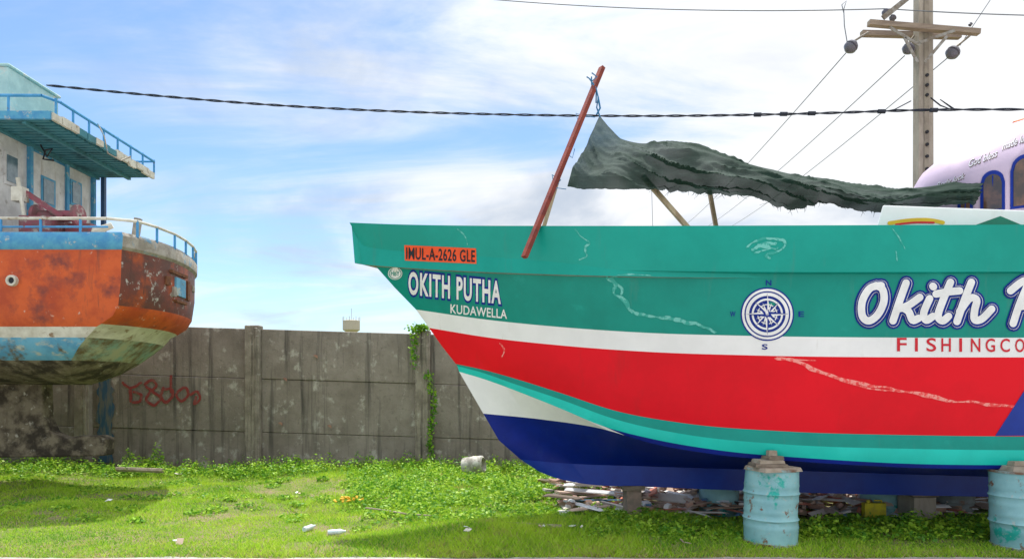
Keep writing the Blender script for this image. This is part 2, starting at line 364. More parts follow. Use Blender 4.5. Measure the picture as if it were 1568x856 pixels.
# ------------------------------------------------ FISHING BOAT (main)
boat=empty('fishing_boat'); DC=9.4; END=2150
def g(t): t=np.clip(t,0,1); return np.sin(np.pi/2*t)**.9
Ls=[
 ([(535,341),(600,343.5),(700,345.5),(820,346),(1000,346),(1300,345),(1568,344),(END,338)],1.95,600),
 ([(571,402),(700,408),(850,412),(1100,416),(1568,416),(END,412)],1.90,590),
 ([(573,405),(700,411),(850,415),(1100,419),(1568,419),(END,415)],1.855,590),
 ([(604,440),(700,449),(850,457),(1100,465),(1568,467),(END,465)],1.81,590),
 ([(637,474),(750,490),(850,500),(1000,510),(1140,514),(1568,517),(END,513)],1.74,600),
 ([(657,502),(750,517),(850,528),(1000,539),(1150,544),(1568,547),(END,543)],1.69,600),
 ([(676,529),(750,545),(850,562),(1000,589),(1150,600),(1568,607),(END,603)],1.62,600),
 ([(698,557),(740,566),(780,577),(860,602),(940,628),(1050,648),(1200,660),(1400,666),(1568,668),(END,660)],1.52,600),
 ([(700,560),(740,571),(780,585),(860,612),(940,641),(1050,665),(1200,680),(1400,687),(1568,689),(END,682)],1.55,600),
 ([(703,569),(740,580),(800,602),(860,626),(920,651),(1000,672),(1100,689),(1250,702),(1400,710),(1568,712),(END,706)],1.52,600),
 ([(740,633),(830,642),(920,656),(1000,679),(1100,696),(1250,708),(1400,716),(1568,718),(END,711)],None,0),
 ([(764,674),(830,682),(920,690),(1000,697),(1100,705),(1250,714),(1400,722),(1568,725),(END,724)],None,1),
 ([(797,703),(850,708),(1000,714),(1300,723),(1568,731),(END,738)],.10,60),
 ([(826,722),(850,731),(880,738),(1000,745),(1200,753),(1568,761),(END,768)],.10,60)]
NN=130; rows=[]
def hbs(i,px):
    p,B,Lp=Ls[i]
    if B is not None: return .03+(B-.03)*g((px-p[0][0])/Lp)
    h9=hbs(9,px)
    if i==10: return .03+(h9-.05)*np.clip((px-740)/190,0,1)**.8
    if i==11: return .03+(h9*.62-.05)*np.clip((px-764)/260,0,1)**.9
for i,(p,B,Lp) in enumerate(Ls):
    s0=p[0][0]; t=np.linspace(0,1,NN)**1.5; px=s0+(END-s0)*t; py=herm(p,px); hb=hbs(i,px)
    rows.append([P(a,b,DC-h_) for a,b,h_ in zip(px,py,hb)])
mats=[TEAL2,TEAL,WHITE,RED,TEAL3,NAVY,NAVY2,DECK]
smat=[0,1,1,1,2,3,3,1,4,2,5,5,6]
mb=MB(); nr=len(rows)
V=[v for r in rows for v in r]; nv=len(V)
VM=[Vector((v.x,2*DC-v.y,v.z)) for v in V]
mb.v=[tuple(v) for v in V+VM]
for side in(0,1):
    o=side*nv
    for i in range(nr-1):
        for j in range(NN-1):
            a=[o+i*NN+j,o+i*NN+j+1,o+(i+1)*NN+j+1,o+(i+1)*NN+j]
            mi=smat[i]
            if i==9:
                x_=V[i*NN+j].x/V[i*NN+j].y*F+784
                if x_>918: mi=5
            mb.f.append(a if side else a[::-1]); mb.m.append(mi)
for i in range(nr-1):
    mb.f.append([i*NN,(i+1)*NN,nv+(i+1)*NN,nv+i*NN]); mb.m.append(smat[i])
    e=NN-1; mb.f.append([i*NN+e,(i+1)*NN+e,nv+(i+1)*NN+e,nv+i*NN+e]); mb.m.append(smat[i])
i=nr-1
for j in range(NN-1): mb.f.append([i*NN+j,i*NN+j+1,nv+i*NN+j+1,nv+i*NN+j]); mb.m.append(6)
for side in(0,1):
    ro=[V[j] for j in range(NN)]
    def mir(v): return Vector((v.x,2*DC-v.y,v.z)) if side else v
    inn=[Vector((v.x+ .02,min(v.y+.08,DC-.004),v.z)) for v in ro]; dk=[Vector((v.x+.05,v.y+.02,v.z-.55)) for v in inn]
    for k,(A,B_) in enumerate(((ro,inn),(inn,dk))):
        o=len(mb.v); mb.v+=[tuple(mir(v)) for v in A]+[tuple(mir(v)) for v in B_]
        for j in range(NN-1): mb.f.append([o+j,o+j+1,o+NN+j+1,o+NN+j]); mb.m.append(0)
    if side==0:
        o=len(mb.v); mb.v+=[tuple(v) for v in dk]+[(v.x,2*DC-v.y,v.z) for v in dk]
        for j in range(NN-1): mb.f.append([o+j,o+j+1,o+NN+j+1,o+NN+j]); mb.m.append(7)
hull=mb.obj('hull',mats,boat,smooth=22)
CAMP=Vector((0,0,CH))
def caster(mb):
    bv=BVHTree.FromPolygons([Vector(v) for v in mb.v],mb.f)
    def f(px,py,off=.004):
        dr=(P(px,py,10)-CAMP).normalized(); h=bv.ray_cast(CAMP,dr)
        return P(px,py,8.2) if h[0] is None else h[0]-dr*off
    return f
hp=caster(mb)
def textmesh(s,bold=0,shear=0,space=1):
    cu=bpy.data.curves.new('t','FONT'); cu.body=s; cu.offset=bold; cu.shear=shear; cu.space_character=space; cu.resolution_u=4
    ob=bpy.data.objects.new('t',cu); sc.collection.objects.link(ob)
    dg=bpy.context.evaluated_depsgraph_get(); me=bpy.data.meshes.new_from_object(ob.evaluated_get(dg))
    vs=[(v.co.x,v.co.y) for v in me.vertices]; fs=[tuple(p.vertices) for p in me.polygons]
    bpy.data.objects.remove(ob); return vs,fs
def text_decal(name,s,x0,x1,yb,h,slope,mat,parent,bold=0,shear=0,off=.004,proj=hp,pad=0,space=1,ref=None):
    vs,fs=textmesh(s,bold,shear,space)
    rv,_=textmesh(s,0,shear,space) if bold else (vs,0)
    ax=min(v[0] for v in rv); bx=max(v[0] for v in rv); ay=min(v[1] for v in rv); by=max(v[1] for v in rv)
    mb=MB(); Q=[]
    for a,b in vs:
        px=x0+(a-ax)/(bx-ax)*(x1-x0); py=yb-(b-ay)/(by-ay)*h+slope*(px-x0); Q.append(proj(px,py,off))
    mb.add(Q,fs); return mb.obj(name,mat,parent,recalc=False)
def grid_decal(name,c0,c1,c2,c3,nu,nv_,mat,parent,off=.003,proj=hp):
    mb=MB(); vs=[]
    for j in range(nv_+1):
        for i in range(nu+1):
            a=np.array(c0)*(1-i/nu)+np.array(c1)*i/nu; b=np.array(c3)*(1-i/nu)+np.array(c2)*i/nu; q=a*(1-j/nv_)+b*j/nv_
            vs.append(proj(q[0],q[1],off))
    mb.add(vs,[(j*(nu+1)+i,j*(nu+1)+i+1,(j+1)*(nu+1)+i+1,(j+1)*(nu+1)+i) for j in range(nv_) for i in range(nu)])
    return mb.obj(name,mat,parent,recalc=False)
grid_decal('registration_plate',(619,375.5),(729,380.5),(729.5,404),(620,399),20,4,LORANGE,boat,.006)
text_decal('registration_number','IMUL-A-2626 GLE',622,727,396.5,17.5,.045,LBLACK,boat,bold=.020,off=.010,space=1.08)
text_decal('name_outline','OKITH PUTHA',626,766,450,33,.105,INK,boat,bold=.105,off=.005,space=1.16)
text_decal('name_lettering','OKITH PUTHA',626,766,450,33,.105,LWHITE,boat,bold=.030,off=.010,space=1.16)
text_decal('home_port','KUDAWELLA',690,776,479.5,13.5,.10,LWHITE,boat,bold=.018,off=.008,space=1.05)
for k,ch in enumerate('FISHINGCOMPANY'):
    xx=1374+22.6*k; text_decal('company_letter_%d'%(k+1),ch,xx+ (5 if ch=='I' else 0),xx+(8.5 if ch=='I' else 14),537.5+.18*k,20,0,LRED,boat,bold=.012,off=.006)
grid_decal('blue_flash',(1600,549),(2100,549),(2080,664),(1524,667),16,8,NAVY2,boat,.006)
S=[[(1350,438),(1333,442),(1321,462),(1321,484),(1331,492),(1345,482),(1354,462),(1352,444),(1342,438)],
   [(1388,434),(1378,462),(1368,492)],[(1409,456),(1392,468),(1379,473)],[(1383,472),(1392,478),(1398,491),(1407,488)],
   [(1424,458),(1415,480),(1419,491),(1429,485)],[(1429,439),(1430,440)],
   [(1456,433),(1444,462),(1437,484),(1444,492),(1453,485)],[(1434,451),(1450,448),(1470,446)],
   [(1488,433),(1476,464),(1466,493)],[(1470,478),(1485,458),(1496,460),(1493,476),(1493,490),(1504,489),(1519,474)],
   [(1574,438),(1562,466),(1552,496)],[(1548,446),(1572,430),(1600,440),(1594,462),(1564,470)],
   [(1612,460),(1606,486),(1622,488),(1636,462),(1632,490)],[(1662,433),(1648,484),(1660,490)],[(1640,450),(1676,448)],
   [(1690,433),(1672,493)],[(1676,475),(1694,458),(1700,488)],[(1740,462),(1722,464),(1716,488),(1734,486),(1744,460),(1742,492)]]
def ink_layer(name,w_,off0,mat,dx=0,dy=0):
    mb=MB()
    for k,st in enumerate(S): ribbon(mb,[(a+dx,b+dy) for a,b in st],w_,hp,off=off0+k*.0004,dof=.00001)
    mb.obj(name,mat,boat,recalc=False)
ink_layer('script_name_outline',24,.004,INK)
ink_layer('script_name_keyline',18,.0125,LWHITE)
ink_layer('script_name_shadow',16.5,.021,INK)
ink_layer('script_name_lettering',11.5,.0295,LWHITE,-.6,-.8)
def disc(mb,cx,cy,r0,r1,off,mi,n=40,ky=1.0):
    vs=[]
    for i in range(n):
        t=2*math.pi*i/n
        for r in(r0,r1): vs.append(hp(cx+r*math.cos(t),cy+r*ky*math.sin(t),off))
    mb.add(vs,[(2*i,2*i+1,(2*i+3)%(2*n),(2*i+2)%(2*n)) for i in range(n)],mi)
mb=MB(); cx,cy=1175,481
disc(mb,cx,cy,35,41,.005,1); disc(mb,cx,cy,35.2,38.8,.008,0); disc(mb,cx,cy,.5,35,.0051,1)
disc(mb,cx,cy,28,33,.009,0,ky=1); disc(mb,cx,cy,21,24,.0092,0); disc(mb,cx,cy,14,15.5,.0093,0)
for k in range(16):
    t=k*math.pi/8; R=33 if k%4==0 else (26 if k%2==0 else 19); wv=4.4 if k%2==0 else 2.2
    tip=(cx+R*math.sin(t),cy-R*math.cos(t))
    for sgn in(-1,1):
        b=(cx+wv*math.sin(t+sgn*1.2),cy-wv*math.cos(t+sgn*1.2))
        q=[hp(cx,cy,.012+k*.0003),hp(b[0],b[1],.012+k*.0003),hp(tip[0],tip[1],.012+k*.0003)]
        mb.add(q,[(0,1,2)],0 if sgn>0 or k%2 else 1)
mb.obj('compass_rose',[LWHITE,INK],boat,recalc=False)
for ch,a,b in(('N',1177,433),('S',1171,531),('W',1122,481),('E',1227,481)):
    text_decal('compass_'+ch,ch,a-4,a+4,b+4,8,0,INK,boat,bold=.02,off=.006)
mb=MB(); disc(mb,605,419,.3,11,.006,0,24,.85); disc(mb,605,419,8.6,9.8,.010,1,24,.85); mb.obj('builder_badge',[LWHITE,TEAL],boat,recalc=False)
text_decal('builder_badge_text','HBY',598.5,611.5,422,7,.05,TEAL,boat,bold=.02,off=.011)
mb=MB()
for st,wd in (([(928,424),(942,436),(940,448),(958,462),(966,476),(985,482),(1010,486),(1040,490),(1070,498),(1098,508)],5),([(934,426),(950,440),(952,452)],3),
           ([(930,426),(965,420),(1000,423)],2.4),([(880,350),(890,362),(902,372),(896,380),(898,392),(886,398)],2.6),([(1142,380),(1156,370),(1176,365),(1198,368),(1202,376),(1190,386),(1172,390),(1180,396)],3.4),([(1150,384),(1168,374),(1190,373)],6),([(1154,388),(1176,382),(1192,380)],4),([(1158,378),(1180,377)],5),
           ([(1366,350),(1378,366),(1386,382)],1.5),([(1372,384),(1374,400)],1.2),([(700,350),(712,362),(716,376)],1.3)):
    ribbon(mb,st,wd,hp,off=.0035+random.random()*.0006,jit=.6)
mb.obj('painted_reflections',REFL,boat,recalc=False)  # wavy sun reflections drawn as pale ribbons over the teal
mb=MB()
for st,wd in (([(1186,548),(1225,556),(1250,568),(1290,580),(1330,588),(1370,596),(1405,603),(1450,612),(1500,617),(1562,624)],4.6),([(1205,550),(1250,552)],1.6),([(1290,584),(1340,596),(1378,598)],2.4),([(765,524),(772,536),(768,548)],2.0)):
    ribbon(mb,st,wd,hp,off=.0035+random.random()*.0006,jit=.6)
mb.obj('painted_red_reflections',REFLR,boat,recalc=False)  # reflected sunlight on the red band, drawn as pale ribbons
mb=MB(); mb.beam(P(803,394,7.86),P(922,104,8.5),.075,.05)
mb.obj('leaning_pole',MAST,boat)
mb=MB(); mb.beam(P(856,270,8.6),P(832,350,8.6),.05,.05); mb.beam(P(984,270,8.3),P(1056,352,8.3),.07,.05); mb.beam(P(1086,290,9.6),P(1098,356,9.6),.06,.05)
mb.obj('timber_props',TIMBER,boat)
rp=empty('rope_lashing'); rp.parent=boat
def rope(p,d,r=.009,m=ROPEB): wire('rope',[P(a+random.uniform(-1,1),b,d) for a,b in p],r,m,rp)
rope([(903,121),(912,135),(916,150),(913,165),(918,180)],8.4); rope([(906,118),(905,130),(914,140),(912,158)],8.45)
rope([(912,180),(895,178),(882,174),(886,190),(884,206),(878,222),(870,238)],8.45,.005); rope([(880,228),(876,242),(868,236)],8.4,.005)
rope([(868,290),(852,288),(846,300)],8.4,.005); rope([(916,150),(920,166),(914,176)],8.38,.012)
rope([(848,270),(858,276),(850,284)],8.5,.007); rope([(998,290),(999,346)],8.9,.003,WIRE)
rope([(898,118),(908,124),(914,118),(906,112)],8.40,.008); rope([(852,272),(846,268),(848,280),(856,282)],8.5,.008)

# tarpaulin (woven shade net, slightly see-through)
TARP=pmat('shade_net',(.016,.040,.028),(.032,.062,.046),3,.85,bump=.5,bscale=60,stretch=(.4,2,5),c3=(.075,.11,.088),s3=7,lo3=.56,hi3=.72,st3=(.12,2,6),lo=.35,hi=.65,transl=.22,spec=.25)
tn=TARP.node_tree; to=tn.nodes['Material Output']; src=to.inputs[0].links[0].from_socket
tr=tn.nodes.new('ShaderNodeBsdfTransparent'); wn=tn.nodes.new('ShaderNodeTexNoise'); wn.inputs['Scale'].default_value=2.2; wn.inputs['Detail'].default_value=2
tcn=tn.nodes.new('ShaderNodeTexCoord'); tn.links.new(tcn.outputs['Object'],wn.inputs['Vector'])
wr=tn.nodes.new('ShaderNodeMapRange'); wr.inputs['From Min'].default_value=.35; wr.inputs['From Max'].default_value=.75; wr.inputs['To Min'].default_value=.02; wr.inputs['To Max'].default_value=.11
tn.links.new(wn.outputs['Fac'],wr.inputs['Value']); mxs=tn.nodes.new('ShaderNodeMixShader'); tn.links.new(wr.outputs[0],mxs.inputs[0]); tn.links.new(src,mxs.inputs[1]); tn.links.new(tr.outputs[0],mxs.inputs[2]); tn.links.new(mxs.outputs[0],to.inputs[0])
top=[(918,178),(932,196),(950,213),(985,221),(1020,219),(1080,229),(1140,249),(1200,265),(1260,276),(1330,291),(1400,289),(1498,283)]
bot=[(868,290),(895,293),(930,293),(985,292),(1030,293),(1085,299),(1150,304),(1215,321),(1260,310),(1335,324),(1400,320),(1488,312)]
tt=np.linspace(0,1,12); NU=420; NV=64
uu=np.linspace(0,1,NU)
TX=np.interp(uu,tt,[p[0] for p in top]); TY=herm(list(zip(tt,[p[1] for p in top])),uu); BX=np.interp(uu,tt,[p[0] for p in bot]); BY=herm(list(zip(tt,[p[1] for p in bot])),uu)
def ridge(a,b,c): return 1-abs(mnoise.noise((a,b,c)))*2
mb=MB(); vs=[]
for i in range(NU):
    jag=abs(mnoise.noise((i*.07,3,1)))*8+abs(mnoise.noise((i*.4,7,1)))*3
    if uu[i]<.28: jag*=.25
    for j in range(NV):
        v_=j/(NV-1); s_=uu[i]
        px=TX[i]*(1-v_)+BX[i]*v_; py=TY[i]*(1-v_)+(BY[i]-2+jag)*v_
        roll=min(1,max(0,(s_-.2)/.1)); sail=1-roll
        py+= sail*8*math.sin(math.pi*v_)*math.sin(min(1,s_/.2)*math.pi)
        dd=8.15+ 1.25*(1-v_)**1.5 - roll*.30*math.sin(math.pi*min(1,v_*1.1))
        w1=.12*ridge(s_*3.2,v_*3.4-s_*4.5,2)**2; w2=.055*ridge(s_*6+5,v_*9-s_*9,6)**2; w3=.012*mnoise.noise((s_*26,v_*22,9))
        big_=.16*mnoise.noise((s_*4,v_*1.5,19))
        fan=.05*math.sin((s_*34)+v_*2)*v_*sail
        fold=(w1+w2)*(.45+.55*roll)+w3+big_+fan
        e_=min(1,v_*8,(1-v_)*8)
        q=P(px,py,dd); q.y-=fold*1.1*(.3+.7*e_); q.z+=fold*.35*e_
        vs.append(q)
mb.add(vs,[(i*NV+j,(i+1)*NV+j,(i+1)*NV+j+1,i*NV+j+1) for i in range(NU-1) for j in range(NV-1)])
mb.obj('shade_net_tarpaulin',TARP,boat,smooth=80,recalc=False)
mb=MB()
for _ in range(50):
    i=random.randrange(int(NU*.3),NU); q=Vector(vs[i*NV+NV-1]); mb.tube(q,q+Vector((random.gauss(0,.04),random.gauss(0,.02),-random.uniform(.02,.06))),.003,.001,0,3,False)
mb.obj('frayed_threads',TARP,boat)

# deckhouse + wheelhouse
LAV=pmat('lavender_paint',(.60,.47,.60),(.52,.41,.54),2,.4)
mb=MB(); near=[P(a,b,7.75) for a,b in [(1343,346),(1352,314),(1568,322),(1900,330),(1900,380),(1343,380)]]
far=[Vector((q.x+(1.75 if k in(0,1,5) else 0),11.0,q.z)) for k,q in enumerate(near)]; k=6
mb.add(near+far,[tuple(range(k)),tuple(range(2*k-1,k-1,-1))]+[(i,(i+1)%k,k+(i+1)%k,k+i) for i in range(k)])
o=mb.obj('deckhouse',WHITE,boat); bv=o.modifiers.new('b','BEVEL'); bv.width=.015; bv.segments=2
dproj=lambda a,b,o:P(a,b,7.745-o)
YEL=pmat('yellow_paint',(.8,.5,.03),rough=.4); GRN=pmat('green_paint',(.01,.2,.13),rough=.4)
mb=MB(); ribbon(mb,[(1362,342),(1390,338),(1420,337),(1444,341)],6,dproj,.001,mi=0); ribbon(mb,[(1372,344),(1400,341),(1430,341)],3,dproj,.004,mi=1)
mb.add([dproj(1490,346,.001),dproj(1532,331,.001),dproj(1568,346,.001)],[(0,1,2)],2)
mb.obj('deckhouse_painted_swoosh',[YEL,LRED,GRN],boat,recalc=False)
wp=[(1408,345),(1408,290),(1412,276),(1422,260),(1440,245),(1475,222),(1515,203),(1568,187),(1640,173),(1750,166),(1900,168),(1900,345)]
mb=MB(); W=[P(a,b,DC) for a,b in wp]; nW=len(W); vs=[]
offs=[-.85,-.82,-.72,-.55,-.35,-.15,.15,.35,.55,.72,.82,.85]
for o_ in offs:
    k=abs(o_)/.85; nose=.62*k**2.2; drop=.30*k**3.0
    for q in W:
        fx=max(0,1-(q.x-W[0].x)/1.6) if q.x<W[0].x+1.6 else 0
        fz=max(0,(q.z-4.0))/1.6
        vs.append((q.x+nose*fx,DC+o_,q.z-drop*min(1,max(0,fz))*1.0))
fs=[]
for k in range(len(offs)-1): fs+=[(k*nW+i,k*nW+(i+1)%nW,(k+1)*nW+(i+1)%nW,(k+1)*nW+i) for i in range(nW)]
fs+=[tuple(range(nW)),tuple(range((len(offs)-1)*nW,len(offs)*nW))]
mb.add(vs,fs); mb.obj('wheelhouse',LAV,boat,smooth=50)
wproj=caster(mb)
GL=pmat('wheelhouse_glass',(.05,.035,.03),(.16,.08,.05),3,.12,spec=.8)
def arch(mb,cx,cy,w_,h_,off,mi):
    NA=12; vs=[]
    for i in range(NA+1):
        a=-w_/2+w_*i/NA; topy=cy-h_/2+w_*.5-math.sqrt(max(0,(w_*.5)**2-a*a))
        for j in range(9):
            yy=topy+(cy+h_/2-topy)*j/8; vs.append(wproj(cx+a,yy-a*.12,off))
    mb.add(vs,[(i*9+j,(i+1)*9+j,(i+1)*9+j+1,i*9+j+1) for i in range(NA) for j in range(8)],mi)
mb=MB()
for cx_,cy_,w_,h_ in((1478,305,24,46),(1520,293,38,64),(1571,277,48,82),(1640,270,56,90),(1720,270,56,90)):
    arch(mb,cx_,cy_,w_,h_,.012,0); arch(mb,cx_,cy_+1,w_-10,h_-10,.02,1)
    mb.tube(wproj(cx_,cy_-h_/2+8,.022),wproj(cx_,cy_+h_/2,.022),.008,None,0,5)
mb.obj('wheelhouse_windows',[INK,GL],boat,recalc=False)
SIL=pmat('silver_lettering',(.86,.84,.9),rough=.3)
for k,(s_,x0_,x1_,yb_) in enumerate((('Body luck',1434,1478,292),('God bless',1484,1528,256),('made luck',1535,1580,230))):
    text_decal('wheelhouse_motto_%d'%(k+1),s_,x0_,x1_,yb_+1.0,11,-.38,GL,boat,bold=.02,shear=.4,off=.004,proj=wproj)
    text_decal('wheelhouse_motto_face_%d'%(k+1),s_,x0_-.7,x1_-.7,yb_,11,-.38,SIL,boat,shear=.4,off=.008,proj=wproj)
ORG=pmat('orange_paint',(.8,.2,.04),rough=.4)
mb=MB(); mb.path([P(1553,190,9.2),P(1600,176,9.2),P(1660,170,9.2)],.035,0,8); mb.obj('roof_trim_pipe',ORG,boat)

# ------------------------------------------------ OIL DRUMS & BLOCKS
DRUM=pmat('drum_light_blue_paint',(.30,.56,.58),(.23,.47,.50),3,.5,bump=.25,bscale=8,c3=(.22,.11,.06),s3=9,lo3=.60,hi3=.67,c4=(.02,.40,.33),s4=2.6,lo4=.58,hi4=.63,c5=(.45,.50,.46),s5=14,lo5=.60,hi5=.70)
DRUMG=pmat('drum_grey_paint',(.25,.30,.30),(.18,.2,.2),3,.6,c3=(.2,.1,.06),s3=6,lo3=.56,hi3=.66)
RIM=pmat('drum_rim_rusty',(.30,.42,.42),(.20,.11,.07),8,.7)
def drum(px,d,mat,r=.295,h=.88,zb=0.0,rot=0,extra=None):
    x=(px-784)/F*d; mb=MB(); prof=[(.01,.02),(r-.02,.02),(r-.012,0),(r+.012,.0),(r+.012,.025),(r,.03)]
    for zr in(.2,.29,.38,.50,.59,.68):
        q=zr*h/.88*1.0; big=.014 if abs(zr-.29)<.01 or abs(zr-.59)<.01 else .005
        prof+=[(r,q-.022),(r+big,q),(r,q+.022)]
    prof+=[(r,h-.03),(r+.012,h-.025),(r+.012,h),(r-.01,h),(r-.015,h-.02),(.01,h-.02)]
    mb.lathe((0,0,0),prof,40,0,mf=lambda k:1 if k<5 or k>len(prof)-6 else 0)
    vs=[]
    for v in mb.v:
        q=Vector(v); a=mnoise.noise((q.x*2.2+px,q.y*2.2,q.z*2.5))+.4*mnoise.noise((q.x*5+px,q.y*5,q.z*6)); k=1+a*.08; vs.append((q.x*k,q.y*k,q.z))
    mb.v=vs
    o=mb.obj('oil_drum',[mat,RIM],None,smooth=35); o.location=(x,d,zb+float(gz(x,d))); o.rotation_euler=(random.uniform(-.02,.02),random.uniform(-.02,.02),rot); return o
drum(1180,8.02,DRUM,rot=1); drum(1563,7.85,DRUM,rot=2.2,r=.30)
drum(1101,10.1,DRUM,rot=3,r=.28,zb=-.12); drum(1348,10.0,DRUM,rot=4,r=.28,zb=-.12); drum(1455,10.0,DRUMG,rot=5,r=.3,zb=-.14)
YP=pmat('yellow_plastic',(.72,.62,.03),(.5,.42,.05),9,.6)
mb=MB(); c=P(1338,793,9.62)
mb.box((c.x,9.62,.10),(.30,.10,.2),0); mb.tube((c.x-.08,9.62,.2),(c.x-.08,9.62,.24),.025); mb.tube((c.x,9.62,.23),(c.x+.11,9.62,.23),.012); mb.tube((c.x+.11,9.62,.19),(c.x+.11,9.62,.23),.012)
o=mb.obj('jerrycan',YP); bv=o.modifiers.new('b','BEVEL'); bv.width=.015; bv.segments=2
WD1=pmat('old_wood',(.25,.20,.15),(.14,.11,.08),6,.85,bump=.5,stretch=(1,1,3)); WD2=pmat('old_wood_pale',(.40,.34,.27),(.28,.23,.17),6,.85,bump=.4)
def pads(px,d,z0,zs):
    e=MB(); x=(px-784)/F*d; z=z0
    for (w_,t_) in zs:
        e.box((x+random.uniform(-.04,.04),d,z+t_/2),(w_,w_*.8,t_),random.choice((0,1)),Matrix.Rotation(random.uniform(-.3,.3),3,'Z'),taper=.93); z+=t_+.002
    e.obj('wooden_packing',[WD1,WD2])
pads(1180,7.9,.87,[(.50,.045),(.38,.035),(.30,.04),(.20,.04),(.10,.06)])
pads(1563,7.9,.87,[(.5,.06),(.3,.05)])
mb=MB(); c=P(968,770,9.4); mb.box((c.x,9.4,.21),(.2,.22,.46),0,Matrix.Rotation(.1,3,'Z')); mb.box((c.x,9.4,.455),(.3,.3,.06),1); mb.obj('keel_block',[pmat('block_brick',(.30,.22,.18),(.2,.16,.13),8,.9,bump=.5),WD1])
mb=MB(); c=P(1410,770,9.4); mb.box((c.x,9.5,.12),(.3,.4,.4),0); mb.box((c.x+.02,9.5,.35),(.36,.36,.05),1)
mb.obj('keel_block.001',[CONCL,WD1])

# ------------------------------------------------ DEBRIS
deb=[pmat('deb_%d'%i,c_,None,6,.8) for i,c_ in enumerate([(.62,.46,.36),(.34,.23,.16),(.74,.68,.62),(.16,.12,.09),(.6,.22,.15),(.85,.85,.85),(.12,.25,.4),(.55,.34,.26)])]
mb=MB()
for _ in range(3000):
    dd=random.uniform(9.6,14.8); px=random.uniform(860,1700); x=(px-784)/F*dd
    hz_=.45*math.exp(-((dd-11.8)/1.6)**2)+.08
    R=Matrix.Rotation(random.uniform(0,6.3),3,'Z')@Matrix.Rotation(random.gauss(0,.35),3,'X')
    k=random.random()
    size=(random.uniform(.3,1.1),random.uniform(.04,.14),.02) if k<.42 else (random.uniform(.05,.22),random.uniform(.05,.2),random.uniform(.01,.08))
    mb.box((x,dd,.02+hz_*random.random()),size,random.choices(range(8),[5,3,4,1.5,2,3,.7,4])[0],R,taper=random.uniform(.6,1))
mb.obj('debris_pile',deb)
mb=MB()
c=P(868,752,10.7)
for k in range(6):
    R=Matrix.Rotation(random.uniform(-.5,.9),3,'Z')@Matrix.Rotation(random.uniform(.1,.5),3,'Y')
    mb.box((c.x+random.uniform(-.3,.3),10.8+random.uniform(-.4,.3),.10+.05*k),(random.uniform(.4,.75),random.uniform(.15,.3),.03),random.choice((0,7,2)),R)
mb.obj('broken_boards',deb)
mb=MB(); c=P(726,727,13.6); A=Matrix.Rotation(math.radians(80),3,'Y')@Matrix.Rotation(.3,3,'X')
mb.lathe((c.x,13.4,.28),[(.01,-.2),(.17,-.2),(.18,-.17),(.18,.0),(.19,.02),(.18,.05),(.17,.2),(.13,.22),(.12,.1),(.01,.1)],20,0,A)
mb.obj('broken_bucket',pmat('dirty_white_plastic',(.6,.58,.52),(.30,.28,.24),5,.7,c3=(.2,.17,.13),s3=9),smooth=40)
PLA=pmat('clear_plastic',(.75,.82,.85),(.55,.65,.7),12,.15)
def bottle(px,py,name='plastic_bottle',rot=.2):
    d_=CH*F/(py-HY); x=(px-784)/F*d_; mb=MB(); A=Matrix.Rotation(rot,3,'Z')@Matrix.Rotation(math.radians(88),3,'Y')
    mb.lathe((x,d_,.05+float(gz(x,d_))),[(.005,-.11),(.03,-.11),(.034,-.1),(.034,-.02),(.030,-.01),(.034,0),(.034,.04),(.014,.09),(.014,.11),(.004,.11)],14,0,A)
    mb.obj(name,PLA,smooth=40)
bottle(516,817); bottle(474,810,rot=1.2); bottle(918,776,rot=.5)
mb=MB()
for px,py in((161,775),(459,756),(715,819),(823,814),(272,729),(1048,833),(270,832),(885,812)):
    d_=CH*F/(py-HY); x=(px-784)/F*d_
    for k in range(2):
        mb.box((x+random.gauss(0,.04),d_+random.gauss(0,.04),.04+random.random()*.02+float(gz(x,d_))),(random.uniform(.03,.09),random.uniform(.03,.08),.008),random.choice((2,5,0)),Matrix.Rotation(random.uniform(0,6),3,'Z')@Matrix.Rotation(random.gauss(0,.5),3,'X'))
mb.obj('litter',deb)
mb=MB()
for _ in range(26):
    q=(random.gauss(-2.55,.10),random.gauss(10.6,.1),.07+random.random()*.05); mb.box(q,(.035,.03,.012),0,Matrix.Rotation(random.uniform(0,3),3,'X'))
mb.obj('yellow_flowers',pmat('petal_yellow',(.85,.5,.03)))
mb=MB()
p=[P(560,785,10),P(590,790,9.8),P(625,800,9.5),P(660,803,9.4)]
mb.path([Vector((q.x,q.y,.06)) for q in p],.012)
p=[P(775,808,8.9),P(860,816,8.7)]; mb.path([Vector((q.x,q.y,.05)) for q in p],.03)
mb.path([Vector((-8,13.8,.16)),Vector((-7,13.7,.14))],.05); mb.obj('dry_branches',WD2)

# ------------------------------------------------ LEFT BOAT
b2=empty('fishing_boat.001'); BC=12.0
ORA=pmat('orange_weathered_paint',(.62,.11,.025),(.44,.065,.02),2.2,.5,bump=.2,bscale=12,c3=(.23,.05,.035),s3=2.5,lo3=.52,hi3=.68,c4=(.60,.42,.33),s4=9,lo4=.64,hi4=.70,st4=(1,1,.8),c5=(.20,.06,.035),s5=3,lo5=.60,hi5=.75,st5=(3,2,.25))
ORB=pmat('brown_red_transom_paint',(.19,.055,.038),(.12,.05,.038),3,.55,bump=.2,c3=(.42,.085,.025),s3=2.2,lo3=.5,hi3=.65,c4=(.45,.42,.38),s4=7,lo4=.59,hi4=.65,c5=(.07,.035,.03),s5=3,lo5=.58,hi5=.72,st5=(2,3,.25))
WHW=pmat('weathered_white_paint',(.70,.68,.60),(.52,.49,.41),4,.6,c3=(.24,.15,.08),s3=6,lo3=.58,hi3=.68)
LBL=pmat('weathered_light_blue_paint',(.15,.42,.60),(.09,.30,.48),3,.6,c3=(.45,.48,.42),s3=4,lo3=.53,hi3=.64,st3=(1,1,2),c4=(.13,.11,.07),s4=4,lo4=.56,hi4=.68)
